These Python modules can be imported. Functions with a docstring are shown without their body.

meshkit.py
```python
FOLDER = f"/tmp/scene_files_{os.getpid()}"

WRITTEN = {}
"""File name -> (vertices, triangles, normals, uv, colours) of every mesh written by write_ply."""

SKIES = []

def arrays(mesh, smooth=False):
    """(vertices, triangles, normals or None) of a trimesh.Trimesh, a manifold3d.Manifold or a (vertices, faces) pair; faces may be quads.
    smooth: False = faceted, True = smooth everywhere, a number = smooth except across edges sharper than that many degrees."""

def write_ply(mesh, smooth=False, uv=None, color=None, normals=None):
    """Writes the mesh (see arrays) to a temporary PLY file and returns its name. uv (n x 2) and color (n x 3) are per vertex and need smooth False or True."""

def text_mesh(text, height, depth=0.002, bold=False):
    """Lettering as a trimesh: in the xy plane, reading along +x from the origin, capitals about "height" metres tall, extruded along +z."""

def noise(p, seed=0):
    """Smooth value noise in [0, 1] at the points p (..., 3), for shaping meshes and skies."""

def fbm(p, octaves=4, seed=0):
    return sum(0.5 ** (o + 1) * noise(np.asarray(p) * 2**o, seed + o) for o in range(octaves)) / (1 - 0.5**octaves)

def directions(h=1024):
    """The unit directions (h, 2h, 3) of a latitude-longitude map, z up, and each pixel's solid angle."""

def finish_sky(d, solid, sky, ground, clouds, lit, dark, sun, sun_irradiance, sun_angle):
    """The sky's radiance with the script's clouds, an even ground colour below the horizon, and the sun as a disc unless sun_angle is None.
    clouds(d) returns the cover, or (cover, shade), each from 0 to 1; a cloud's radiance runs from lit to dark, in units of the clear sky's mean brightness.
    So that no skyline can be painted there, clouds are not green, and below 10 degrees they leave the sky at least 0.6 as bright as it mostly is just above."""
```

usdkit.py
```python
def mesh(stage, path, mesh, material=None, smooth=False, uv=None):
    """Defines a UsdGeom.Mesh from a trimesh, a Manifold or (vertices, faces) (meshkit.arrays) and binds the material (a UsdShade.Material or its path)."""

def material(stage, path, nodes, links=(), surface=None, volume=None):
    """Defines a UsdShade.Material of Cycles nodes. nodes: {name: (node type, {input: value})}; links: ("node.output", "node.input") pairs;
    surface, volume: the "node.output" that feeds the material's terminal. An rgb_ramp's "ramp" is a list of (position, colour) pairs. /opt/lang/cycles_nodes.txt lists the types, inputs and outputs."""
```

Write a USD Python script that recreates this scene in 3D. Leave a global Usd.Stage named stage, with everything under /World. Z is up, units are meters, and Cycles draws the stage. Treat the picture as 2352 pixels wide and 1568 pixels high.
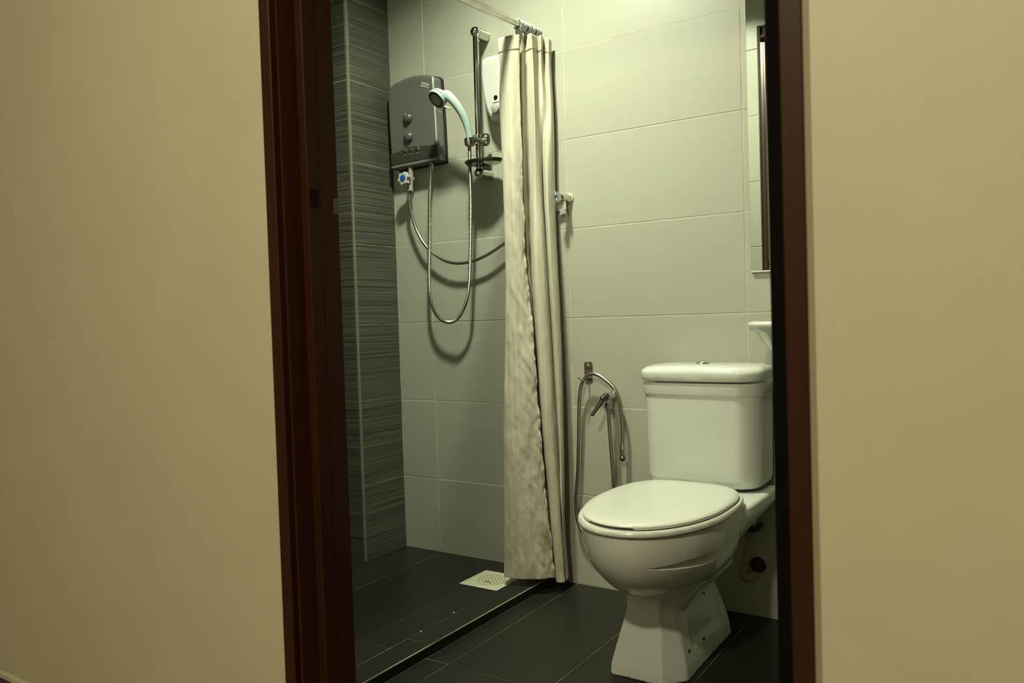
import math
import numpy as np
import trimesh
import manifold3d as m3
from scipy.interpolate import CubicSpline, PchipInterpolator
from pxr import Usd, UsdGeom, UsdLux, UsdShade, Gf, Sdf
import usdkit
import meshkit

stage = Usd.Stage.CreateInMemory()
UsdGeom.SetStageUpAxis(stage, UsdGeom.Tokens.z)
UsdGeom.SetStageMetersPerUnit(stage, 1.0)
UsdGeom.Xform.Define(stage, '/World')
UsdGeom.Scope.Define(stage, '/World/Looks')

# ------------------------------------------------------------------ camera, exposure
EXPOSURE = 0.0
cam = UsdGeom.Camera.Define(stage, '/World/camera')
RIGHT = np.array([0.83452132, 0.55007692, -0.03145707])
DOWN = np.array([-0.01021725, -0.04163352, -0.99908071])
FWD = np.array([-0.55088091, 0.83407556, -0.02912379])
EYE = np.array([1.91288, -2.353937, 0.905521])
cam.AddTransformOp().Set(Gf.Matrix4d(*RIGHT, 0, *(-DOWN), 0, *(-FWD), 0, *EYE, 1))
cam.CreateHorizontalApertureAttr(36.0)
cam.CreateVerticalApertureAttr(24.0)
cam.CreateFocalLengthAttr(1816.71 / 2352 * 36.0)
cam.CreateFStopAttr(5.0)
cam.CreateFocusDistanceAttr(2.25)
cam.CreateExposureAttr(EXPOSURE)
cam.CreateClippingRangeAttr(Gf.Vec2f(0.02, 100))

# lamps of the two rooms (their bodies are built further down; the light is theirs)
BATH_LAMP = (0.63, -0.68)          # recessed downlight, position on the bathroom ceiling
BATH_POWER, BATH_TINT = 1230.0, (0.955, 1.0, 0.75)
HALL_LAMP = (1.48, -2.95)          # surface lamp on the hall ceiling
HALL_POWER, HALL_TINT = 555.0, (1.0, 0.95, 0.66)

# ------------------------------------------------------------------ helpers
used = {}


def numbered(parent, name):
    n = used.get((parent, name), 0)
    used[(parent, name)] = n + 1
    return f'{parent}/{name}' if n == 0 else f'{parent}/{name}_{n:03d}'


def tag(prim, label=None, cat=None, group=None, kind=None):
    for k, v in (('label', label), ('category', cat), ('group', group), ('kind', kind)):
        if v:
            prim.SetCustomDataByKey(k, v)


ORIGIN = {}


def thing(name, label, cat, loc=(0, 0, 0), group=None, kind=None, parent='/World'):
    p = numbered(parent, name)
    x = UsdGeom.Xform.Define(stage, p)
    x.AddTranslateOp().Set(Gf.Vec3d(*map(float, loc)))
    ORIGIN[p] = np.array(loc, float)
    tag(x.GetPrim(), label, cat, group, kind)
    return p


def part(parent, name, mesh, mat, smooth=30, label=None, kind=None):
    """A mesh given in world coordinates, stored relative to its thing."""
    v, f, _ = meshkit.arrays(mesh)
    root = '/'.join(parent.split('/')[:3])
    tm = trimesh.Trimesh(np.asarray(v) - ORIGIN[root], f, process=False)
    if smooth is not False:
        tm.merge_vertices()
    p = numbered(parent, name)
    m = usdkit.mesh(stage, p, tm, mat, smooth=smooth)
    tag(m.GetPrim(), label, None, None, kind)
    return p


def single(name, mesh, mat, label, cat, smooth=30, group=None, kind=None):
    v, f, _ = meshkit.arrays(mesh)
    tm = trimesh.Trimesh(np.asarray(v), f, process=False)
    if smooth is not False:
        tm.merge_vertices()
    p = numbered('/World', name)
    m = usdkit.mesh(stage, p, tm, mat, smooth=smooth)
    tag(m.GetPrim(), label, cat, group, kind)
    return p


cat_ = trimesh.util.concatenate


def box(x0, x1, y0, y1, z0, z1, b=0.0):
    """Axis-aligned box; b chamfers every edge."""
    if b <= 0:
        m = trimesh.creation.box([x1 - x0, y1 - y0, z1 - z0])
        m.apply_translation([(x0 + x1) / 2, (y0 + y1) / 2, (z0 + z1) / 2])
        return m
    pts = []
    for sx in (0, 1):
        for sy in (0, 1):
            for sz in (0, 1):
                c = np.array([(x0, x1)[sx], (y0, y1)[sy], (z0, z1)[sz]], float)
                s = np.array([1 - 2 * sx, 1 - 2 * sy, 1 - 2 * sz]) * b
                for k in range(3):
                    d = s.copy()
                    d[k] = 0
                    pts.append(c + d)
    return trimesh.convex.convex_hull(np.array(pts))


def ball(c, r, n=24):
    return m3.Manifold.sphere(r, n).translate(tuple(map(float, c)))


def hullof(*ms):
    return m3.Manifold.batch_hull(list(ms))


def tri(m):
    k = m.to_mesh()
    return trimesh.Trimesh(k.vert_properties[:, :3], k.tri_verts, process=True)


def man(mesh):
    m = mesh.copy()
    m.merge_vertices()
    return m3.Manifold(m3.Mesh(np.asarray(m.vertices, np.float32), np.asarray(m.faces, np.uint32)))


def rbox(x0, x1, y0, y1, z0, z1, r, n=16):
    return tri(hullof(*[ball((x, y, z), r, n) for x in (x0 + r, x1 - r) for y in (y0 + r, y1 - r) for z in (z0 + r, z1 - r)]))


def align(mesh, origin, direction):
    d = np.array(direction, float)
    d /= np.linalg.norm(d)
    T = trimesh.geometry.align_vectors([0, 0, 1], d)
    m = mesh.copy()
    m.apply_transform(T)
    m.apply_translation(origin)
    return m


def lathe(profile, origin=(0, 0, 0), direction=(0, 0, 1), n=32):
    """profile: (radius, height) pairs from the bottom up."""
    m = trimesh.creation.revolve(np.array(profile, float), sections=n)
    return align(m, origin, direction)


def rod(a, b, r, n=20, r2=None, cham=0.0):
    a, b = np.array(a, float), np.array(b, float)
    h = np.linalg.norm(b - a)
    r2 = r if r2 is None else r2
    prof = [(0, 0), (r - cham, 0), (r, cham), (r2, h - cham), (r2 - cham, h), (0, h)] if cham else [(0, 0), (r, 0), (r2, h), (0, h)]
    return lathe(prof, a, b - a, n)


def spline(points, step):
    P = np.array(points, float)
    s = np.concatenate([[0], np.cumsum(np.linalg.norm(np.diff(P, axis=0), axis=1))])
    c = CubicSpline(s, P)
    return c(np.linspace(0, s[-1], max(3, int(s[-1] / step))))


def tube(path, r, n=10, ripple=None, every=0.004):
    """Round tube along a path of points; ripple = radius change of a ribbed hose."""
    P = np.asarray(path, float)
    T = np.gradient(P, axis=0)
    T /= np.linalg.norm(T, axis=1, keepdims=True)
    N = np.zeros_like(P)
    u = np.cross(T[0], [0.31, 0.87, 0.2])
    for i in range(len(P)):
        u = u - T[i] * (u @ T[i])
        u /= np.linalg.norm(u)
        N[i] = u
    B = np.cross(T, N)
    a = np.linspace(0, 2 * np.pi, n, endpoint=False)
    rr = np.broadcast_to(np.asarray(r, float), (len(P),)).copy()
    if ripple:
        rr[1::2] -= ripple
    V = P[:, None] + rr[:, None, None] * (np.cos(a)[None, :, None] * N[:, None] + np.sin(a)[None, :, None] * B[:, None])
    V = V.reshape(-1, 3)
    F = []
    for i in range(len(P) - 1):
        for k in range(n):
            k2 = (k + 1) % n
            F += [[i * n + k, i * n + k2, (i + 1) * n + k2], [i * n + k, (i + 1) * n + k2, (i + 1) * n + k]]
    c0, c1 = len(V), len(V) + 1
    V = np.vstack([V, P[0], P[-1]])
    for k in range(n):
        k2 = (k + 1) % n
        F += [[c0, k2, k], [c1, (len(P) - 1) * n + k, (len(P) - 1) * n + k2]]
    return trimesh.Trimesh(V, F, process=False)


def extrude_xz(outline, y0, y1):
    """An outline in (x, z) made solid from y0 to y1."""
    from shapely.geometry import Polygon
    pg = outline if hasattr(outline, 'exterior') else Polygon(outline)
    m = trimesh.creation.extrude_polygon(pg, abs(y1 - y0), engine='earcut')
    v = m.vertices.copy()
    m.vertices = np.stack([v[:, 0], min(y0, y1) + v[:, 2], v[:, 1]], 1)
    m.invert()
    return m


def extrude_z(outline, z0, z1):
    from shapely.geometry import Polygon
    pg = outline if hasattr(outline, 'exterior') else Polygon(outline)
    m = trimesh.creation.extrude_polygon(pg, z1 - z0, engine='earcut')
    m.apply_translation([0, 0, z0])
    return m


# ------------------------------------------------------------------ materials
L = '/World/Looks/'


def plain(name, color, rough=0.5, metallic=0.0, **kw):
    return usdkit.material(stage, L + name, {'p': ('principled_bsdf', {'base_color': color, 'roughness': rough, 'metallic': metallic, **kw})}, surface='p.BSDF')


def streaked(name, c0, c1, scale, rough, bump=0.05, ramp=(0.3, 0.7), vary=0.06, detail=3, spec=0.5, dist=0.002):
    """Tile glaze with fine parallel streaks; scale is the noise scale along x, y, z; each tile differs a little in tone."""
    return usdkit.material(stage, L + name, {
        'g': ('geometry', {}),
        'm': ('mapping', {'scale': scale}),
        'n': ('noise_texture', {'scale': 1.0, 'detail': detail, 'roughness': 0.6}),
        'r': ('rgb_ramp', {'ramp': [(0, c0), (ramp[0], c0), (ramp[1], c1), (1, c1)]}),
        'o': ('object_info', {}),
        'v': ('map_range', {'from_min': 0.0, 'from_max': 1.0, 'to_min': 1 - vary, 'to_max': 1 + vary}),
        'h': ('hsv', {}),
        'b': ('bump', {'strength': bump, 'distance': dist}),
        'p': ('principled_bsdf', {'roughness': rough, 'specular_ior_level': spec}),
    }, [('g.position', 'm.vector'), ('m.vector', 'n.vector'), ('n.fac', 'r.fac'), ('r.color', 'h.color'), ('o.random', 'v.value'), ('v.result', 'h.value'),
        ('h.color', 'p.base_color'), ('n.fac', 'b.height'), ('b.normal', 'p.normal')], surface='p.BSDF')


M = {}
M['white_tile'] = streaked('white_tile', (0.350, 0.350, 0.285), (0.368, 0.368, 0.302), (2.2, 2.2, 170), 0.34, 0.04, vary=0.015, spec=0.6)
M['dark_tile'] = streaked('dark_tile', (0.030, 0.031, 0.024), (0.118, 0.119, 0.091), (1.3, 1.3, 330), 0.40, 0.10, (0.40, 0.68), 0.05, 5)
M['floor_tile'] = streaked('floor_tile', (0.0105, 0.0105, 0.0080), (0.0165, 0.0160, 0.0122), (190, 2.5, 2.5), 0.40, 0.08, vary=0.08, spec=0.27)
M['shower_tile'] = M['floor_tile']


def noisy(name, c0, c1, scale, rough, bump=0.0, dist=0.001, **kw):
    return usdkit.material(stage, L + name, {
        'g': ('geometry', {}),
        'n': ('noise_texture', {'scale': scale, 'detail': 5, 'roughness': 0.6}),
        'r': ('rgb_ramp', {'ramp': [(0, c0), (0.35, c0), (0.65, c1), (1, c1)]}),
        'b': ('bump', {'strength': bump, 'distance': dist}),
        'p': ('principled_bsdf', {'roughness': rough, **kw}),
    }, [('g.position', 'n.vector'), ('n.fac', 'r.fac'), ('r.color', 'p.base_color'), ('n.fac', 'b.height'), ('b.normal', 'p.normal')], surface='p.BSDF')


M['grout'] = noisy('grout', (0.345, 0.335, 0.26), (0.44, 0.435, 0.35), 9, 0.9)
M['dark_grout'] = noisy('dark_grout', (0.085, 0.082, 0.055), (0.26, 0.25, 0.17), 9, 0.9)
M['floor_grout'] = noisy('floor_grout', (0.05, 0.047, 0.030), (0.28, 0.255, 0.165), 5, 0.9)
M['trim'] = plain('corner_trim', (0.135, 0.13, 0.085), 0.55)
M['cream'] = plain('cream_plastic', (0.42, 0.40, 0.29), 0.45)
M['paint'] = noisy('wall_paint', (0.445, 0.40, 0.285), (0.465, 0.42, 0.30), 5, 0.62, 0.12, 0.004)
M['caulk'] = plain('caulk', (0.24, 0.20, 0.125), 0.8)
M['ceiling'] = plain('ceiling_paint', (0.25, 0.25, 0.23), 0.8)
M['hall_floor'] = noisy('hall_floor', (0.25, 0.20, 0.14), (0.33, 0.27, 0.19), 4, 0.4)
M['skirting'] = plain('skirting_wood', (0.045, 0.016, 0.008), 0.45)
M['frame'] = usdkit.material(stage, L + 'frame_wood', {
    'g': ('geometry', {}), 'm': ('mapping', {'scale': (60, 60, 2.5)}), 'n': ('noise_texture', {'scale': 1.0, 'detail': 4}),
    'r': ('rgb_ramp', {'ramp': [(0, (0.021, 0.0052, 0.0011)), (0.3, (0.023, 0.0056, 0.0012)), (0.75, (0.033, 0.0080, 0.0016)), (1, (0.035, 0.0084, 0.0017))]}),
    'b': ('bump', {'strength': 0.08, 'distance': 0.001}),
    'p': ('principled_bsdf', {'roughness': 0.48, 'specular_ior_level': 0.22})},
    [('g.position', 'm.vector'), ('m.vector', 'n.vector'), ('n.fac', 'r.fac'), ('r.color', 'p.base_color'), ('n.fac', 'b.height'), ('b.normal', 'p.normal')], surface='p.BSDF')
M['ceramic'] = plain('white_ceramic', (0.555, 0.57, 0.515), 0.09, specular_ior_level=0.5)
M['seat'] = plain('seat_plastic', (0.55, 0.555, 0.485), 0.16)
M['chrome'] = plain('chrome', (0.58, 0.58, 0.54), 0.12, 1.0)
M['steel'] = plain('hose_steel', (0.40, 0.385, 0.315), 0.33, 1.0)
M['brushed'] = plain('brushed_steel', (0.62, 0.61, 0.56), 0.32, 1.0)
M['heater'] = noisy('heater_silver', (0.135, 0.147, 0.128), (0.145, 0.157, 0.14), 300, 0.34, 0.0, metallic=0.35)
M['silver'] = plain('silver_edge', (0.55, 0.56, 0.52), 0.3, 0.5)
M['rail'] = plain('mirror_rail', (0.62, 0.62, 0.56), 0.3, 0.15)
M['edge'] = plain('dull_edge', (0.17, 0.175, 0.155), 0.4, 0.3)
M['panel'] = plain('dark_panel', (0.035, 0.036, 0.030), 0.35)
M['black'] = plain('black_plastic', (0.010, 0.010, 0.009), 0.4)
M['slot_dark'] = plain('slot_dark', (0.011, 0.0035, 0.0015), 0.8, specular_ior_level=0.1)
M['seal'] = plain('recess_shade_black', (0.004, 0.0028, 0.002), 0.9, specular_ior_level=0.05)  # near-black colour that paints the shade in the right jamb recess
M['print'] = plain('grey_print', (0.10, 0.11, 0.10), 0.5)
M['lever'] = plain('lever_metal', (0.11, 0.115, 0.11), 0.25, 0.85)
M['yellow'] = plain('yellow_print', (0.38, 0.36, 0.08), 0.5)
M['red'] = plain('red_print', (0.16, 0.05, 0.035), 0.5)
M['sticker'] = plain('sticker_paper', (0.30, 0.31, 0.27), 0.5)
M['knob'] = plain('knob_plastic', (0.070, 0.074, 0.062), 0.32, 0.2)
M['white_plastic'] = plain('white_plastic', (0.44, 0.44, 0.42), 0.3)
M['valve_body'] = plain('valve_plastic', (0.27, 0.27, 0.235), 0.35)
M['mint'] = plain('mint_plastic', (0.32, 0.415, 0.385), 0.25)
M['grey_plastic'] = plain('grey_plastic', (0.24, 0.26, 0.23), 0.35)
M['red_lens'] = plain('red_lens', (0.022, 0.0035, 0.002), 0.15)
M['clear'] = plain('clear_plastic', (0.8, 0.82, 0.75), 0.1, transmission_weight=0.6)
M['smoke'] = plain('smoked_dish', (0.13, 0.13, 0.11), 0.12, 0.7)
M['blue'] = plain('blue_cap', (0.012, 0.085, 0.30), 0.35)
M['blue_dark'] = plain('dark_blue_cap', (0.010, 0.05, 0.11), 0.35)
M['rust'] = noisy('rusty_steel', (0.055, 0.018, 0.008), (0.16, 0.14, 0.11), 60, 0.5, 0.0, metallic=0.4)
M['plate'] = plain('worn_plate', (0.09, 0.07, 0.055), 0.5, 0.3)
M['bronze'] = plain('tarnished_brass', (0.22, 0.175, 0.125), 0.3, 0.9)
M['drain'] = noisy('drain_plate', (0.47, 0.465, 0.32), (0.52, 0.515, 0.37), 30, 0.4)
M['slot'] = plain('drain_slot', (0.34, 0.325, 0.205), 0.6)
M['pipe'] = plain('cream_pipe', (0.26, 0.21, 0.12), 0.5)
M['dark_red'] = plain('dark_red_flange', (0.022, 0.003, 0.004), 0.6)
M['rod'] = noisy('rod_steel', (0.50, 0.49, 0.42), (0.62, 0.61, 0.55), 25, 0.3, 0.0, metallic=1.0)
M['mirror'] = plain('mirror_glass', (0.86, 0.90, 0.84), 0.01, 1.0)
M['bolt_rust'] = plain('bolt_rust', (0.10, 0.035, 0.015), 0.8)
M['hair'] = plain('hair_tuft', (0.07, 0.045, 0.025), 0.8)
M['crumb'] = plain('crumb', (0.8, 0.8, 0.74), 0.8)
M['curtain'] = usdkit.material(stage, L + 'curtain_cloth', {
    'g': ('geometry', {}), 'm': ('mapping', {'scale': (95, 95, 1.6)}), 'n': ('noise_texture', {'scale': 1.0, 'detail': 3}),
    's': ('separate_xyz', {}),
    'm2': ('mapping', {'scale': (2.6, 2.6, 0.7)}), 'st': ('noise_texture', {'scale': 13.0, 'detail': 3, 'roughness': 0.6}),
    'zr': ('map_range', {'from_min': 0.75, 'from_max': 0.05, 'to_min': 0.0, 'to_max': 1.0, 'clamp': True}),
    'sr': ('map_range', {'from_min': 0.42, 'from_max': 0.66, 'to_min': 0.25, 'to_max': 0.85, 'clamp': True}),
    'mu': ('math', {'math_type': 'multiply'}),
    'r': ('rgb_ramp', {'ramp': [(0, (0.50, 0.47, 0.36)), (0.4, (0.53, 0.50, 0.385)), (0.6, (0.60, 0.58, 0.48)), (1, (0.615, 0.595, 0.495))]}),
    'mx': ('mix_color', {'b': (0.43, 0.37, 0.26)}),
    'b': ('bump', {'strength': 0.25, 'distance': 0.002}),
    'p': ('principled_bsdf', {'roughness': 0.42, 'sheen_weight': 0.1}),
    't': ('translucent_bsdf', {}),
    'mc': ('mix_closure', {'fac': 0.22}),
}, [('g.position', 'm.vector'), ('m.vector', 'n.vector'), ('n.fac', 'r.fac'), ('g.position', 's.vector'), ('s.z', 'zr.value'), ('g.position', 'm2.vector'), ('m2.vector', 'st.vector'),
    ('st.fac', 'sr.value'), ('zr.result', 'mu.value1'), ('sr.result', 'mu.value2'), ('mu.value', 'mx.fac'), ('r.color', 'mx.a'), ('mx.result', 'p.base_color'),
    ('mx.result', 't.color'), ('n.fac', 'b.height'), ('b.normal', 'p.normal'), ('p.BSDF', 'mc.closure1'), ('t.BSDF', 'mc.closure2')], surface='mc.closure')
M['bath_glow'] = usdkit.material(stage, L + 'bath_glow', {'e': ('emission', {'color': BATH_TINT, 'strength': BATH_POWER})}, surface='e.emission')
M['hall_glow'] = usdkit.material(stage, L + 'hall_glow', {'e': ('emission', {'color': HALL_TINT, 'strength': HALL_POWER})}, surface='e.emission')

# ------------------------------------------------------------------ room shell
XC, YC = -0.172, -0.2307            # the dark pillar's right face and front face
ZS, ZF = 0.0187, -0.0094            # shower floor and toilet floor
XS = 0.5236                         # step between them
YI, YO = -1.343, -1.45              # door wall: bathroom face, hall face
XL, XR, ZT = -0.95, 1.85, 2.44      # bathroom: left, right, ceiling
FX0, FX1, FZ = 0.826, 1.705, 2.20   # door frame: outer edges, top
rng = np.random.default_rng(7)
G = 0.0012                          # half a joint
TH = 0.009                          # tile thickness


def wall_tiles(parent, axis, plane, face, cols, rows, mat, b=0.0016, jitter=0.0004):
    """Tiles on a wall. axis 'x': wall runs along x at y=plane; 'y': along y at x=plane. face = +1/-1: the direction the tiles look."""
    for z0, z1 in rows:
        for a0, a1 in cols:
            off = face * rng.uniform(-jitter, jitter)
            p0, p1 = sorted((plane + off, plane + off - face * TH))
            if axis == 'x':
                m = box(a0 + G, a1 - G, p0, p1, z0 + G, z1 - G, b)
            else:
                m = box(p0, p1, a0 + G, a1 - G, z0 + G, z1 - G, b)
            part(parent, 'tile', m, M[mat], smooth=False)


ROWS = [(ZF, 0.3)] + [(0.3 * k, 0.3 * k + 0.3) for k in range(1, 8)] + [(2.4, ZT)]

wb = thing('wall_back', 'back wall of the bathroom clad in large pale tiles', 'wall', kind='structure')
part(wb, 'grout_bed', box(XC - 0.02, XR + 0.02, 0.0006, 0.05, -0.05, ZT), M['grout'], smooth=False)
wall_tiles(wb, 'x', 0.0, -1, [(XC, 0.0), (0.0, 0.6), (0.6, 1.2), (1.2, 1.8), (1.8, XR)], ROWS, 'white_tile')

wl = thing('wall_left', 'dark streaked tile pillar in the shower corner', 'wall', kind='structure')
part(wl, 'grout_bed', box(XL, XC - 0.0012, YC + 0.0012, 0.0, -0.05, ZT), M['dark_grout'], smooth=False)
part(wl, 'grout_bed', box(XL - 0.05, XL - 0.0018, YI, 0.0, -0.05, ZT), M['grout'], smooth=False)
wall_tiles(wl, 'y', XC, 1, [(YC + 0.007, -0.0008)], ROWS, 'dark_tile')
wall_tiles(wl, 'x', YC, -1, [(XL, -0.77), (-0.77, XC - 0.007)], ROWS, 'dark_tile')
wall_tiles(wl, 'y', XL, 1, [(YI, -0.83), (-0.83, YC)], ROWS, 'dark_tile')
tm = single('trim_1', rod((XC - 0.0052, YC + 0.0052, ZF), (XC - 0.0052, YC + 0.0052, ZT), 0.0050, 16), M['trim'],
            'cream quarter-round strip on the dark pillar edge', 'trim', kind='structure')

wr = thing('wall_right', 'right wall of the bathroom behind the open door', 'wall', kind='structure')
part(wr, 'grout_bed', box(XR + 0.0018, XR + 0.05, YI, 0.0, -0.05, ZT), M['grout'], smooth=False)
wall_tiles(wr, 'y', XR, -1, [(YI, -0.6), (-0.6, 0.0)], ROWS, 'white_tile')

# door wall: plaster towards the hall, tiles towards the bathroom
wf = thing('wall_front', 'beige plastered wall around the bathroom door', 'wall', kind='structure')
HX0, HX1, HY0, HZ = -1.3, 3.9, -4.1, 2.65
core = m3.Manifold.cube((HX1 - HX0, YI - 0.012 - YO, HZ + 0.1)).translate((HX0, YO, -0.1))
hole = m3.Manifold.cube((FX1 - FX0, 0.4, FZ + 0.5)).translate((FX0, YO - 0.1, -0.5))
part(wf, 'plaster', tri(core - hole), M['paint'], smooth=False)
part(wf, 'grout_bed', box(XL, FX0 + 0.041, YI - 0.012, YI - 0.0018, -0.05, ZT), M['grout'], smooth=False)
part(wf, 'grout_bed', box(FX0, XR, YI - 0.012, YI - 0.0018, FZ, ZT), M['grout'], smooth=False)
part(wf, 'grout_bed', box(FX1 + 0.002, XR, YI - 0.012, YI - 0.0018, -0.05, FZ), M['grout'], smooth=False)
wall_tiles(wf, 'x', YI, 1, [(XL, -0.6), (-0.6, 0.0), (0.0, 0.6), (0.6, FX0 + 0.0415)], ROWS, 'white_tile')
wall_tiles(wf, 'x', YI, 1, [(FX1, XR)], ROWS, 'white_tile')
wall_tiles(wf, 'x', YI, 1, [(FX0, 1.2), (1.2, FX1)], [(FZ, 2.4), (2.4, ZT)], 'white_tile')
caulk = extrude_z([(FX1 - 0.0005, YO + 0.012), (FX1 - 0.0005, YO + 0.0005), (FX1 + 0.003, YO - 0.0012), (FX1 + 0.0085, YO - 0.0006), (FX1 + 0.0085, YO + 0.012)], 0, FZ)
part(wf, 'caulk_line', caulk, M['caulk'])

# hall shell
single('wall_hall_left', box(HX0 - 0.1, HX0, HY0, YO, -0.1, HZ), M['paint'], 'left end wall of the hall, beige', 'wall', False, kind='structure')
single('wall_hall_right', box(HX1, HX1 + 0.1, HY0, YO, -0.1, HZ), M['paint'], 'right end wall of the hall, beige', 'wall', False, kind='structure')
single('wall_hall_back', box(HX0, HX1, HY0 - 0.1, HY0, -0.1, HZ), M['paint'], 'hall wall behind the viewer, beige', 'wall', False, kind='structure')
single('ceiling_hall', box(HX0, HX1, HY0, YO, HZ, HZ + 0.1), M['ceiling'], 'white hall ceiling', 'ceiling', False, kind='structure')
single('floor_hall', box(HX0, HX1, HY0, YO + 0.04, -0.1, -0.002), M['hall_floor'], 'brown hall floor before the bathroom door', 'floor', False, kind='structure')
bb = thing('baseboard_front', 'dark brown skirting with a beige upper edge along the hall wall', 'skirting board', kind='structure')
for x0, x1 in ((HX0, FX0 - 0.003), (FX1 + 0.012, HX1)):
    part(bb, 'board', box(x0, x1, YO - 0.010, YO, 0.0, 0.064, 0.002), M['skirting'], smooth=False)
    part(bb, 'top_strip', box(x0, x1, YO - 0.0125, YO, 0.0645, 0.081, 0.003), M['paint'], smooth=False)

# bathroom ceiling with a round cut-out for the recessed lamp
cl = m3.Manifold.cube((XR - XL, -YI, 0.03)).translate((XL, YI, ZT)) - m3.Manifold.cylinder(0.2, 0.083, 0.083, 48).translate((BATH_LAMP[0], BATH_LAMP[1], ZT - 0.1))
single('ceiling', tri(cl), M['ceiling'], 'white bathroom ceiling', 'ceiling', False, kind='structure')

# floor: lower toilet part, raised shower part, step between
fl = thing('floor', 'dark tiled bathroom floor with a raised shower part', 'floor', kind='structure')
part(fl, 'grout_bed', box(XS - 0.01, XR, YO + 0.04, 0.0, -0.06, ZF - 0.0012), M['floor_grout'], smooth=False)
part(fl, 'grout_bed', box(XL, XS - 0.004, YI, 0.0, -0.06, ZS - 0.0012), M['floor_grout'], smooth=False)
XCOL = [XS, 0.6, 0.9045, 1.2, 1.5, XR]
YCUT = [0.0, -0.098, -0.7236, YO + 0.04]


def floor_tile(x0, x1, y0, y1, z, cut=None):
    j = rng.uniform(-0.0003, 0.0003)
    m = box(x0 + G * 0.9, x1 - G * 0.9, y0 + G * 0.9, y1 - G * 0.9, z - TH, z + j, 0.0008)
    if cut is not None:
        m = tri(m3.Manifold(m3.Mesh(m.vertices.astype(np.float32), m.faces.astype(np.uint32))) - cut)
    part(fl, 'tile', m, M['floor_tile'], smooth=False)


for x0, x1 in zip(XCOL[:-1], XCOL[1:]):
    for y1, y0 in zip(YCUT[:-1], YCUT[1:]):
        floor_tile(x0, x1, y0, y1, ZF)
DX0, DX1, DY0, DY1 = 0.2855, 0.4385, -0.2605, -0.1035      # the drain plate
cut = m3.Manifold.cube((DX1 - DX0 + 0.002, DY1 - DY0 + 0.002, 0.1)).translate((DX0 - 0.001, DY0 - 0.001, -0.03))
for x0, x1, ycuts in ((XL, -0.587, (-0.5,)), (-0.587, -0.287, (-0.123, -0.735)), (-0.287, 0.0125, (-0.123, -0.735)), (0.0125, 0.330, (-0.60, -1.2)), (0.330, 0.4385, (-0.772,)), (0.4385, XS - 0.0045, (-0.698,))):
    ys = [YC if x1 < XC else 0.0] + [y for y in ycuts if x1 >= XC or y < YC - 0.02] + [YI]
    for y1, y0 in zip(ys[:-1], ys[1:]):
        floor_tile(x0, x1, y0, y1, ZS, cut if x1 > 0.2 and y1 > -0.1 else None)
for y1, y0 in ((0.0, -0.7236), (-0.7236, YI)):
    part(fl, 'riser_tile', box(XS - 0.010, XS, y0 + G, y1 - G, ZF - 0.02, ZS - 0.0025, 0.0008), M['floor_tile'], smooth=False)
part(fl, 'edge_grout', box(XS - 0.0045, XS - 0.0006, YI, -0.0005, ZS - 0.0034, ZS - 0.0010, 0.0004), M['floor_grout'], smooth=False)

# ------------------------------------------------------------------ door: frame round the opening, leaf swung into the bathroom
dr = thing('door_1', 'dark brown wooden door frame of the bathroom', 'door', kind='structure')


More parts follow.
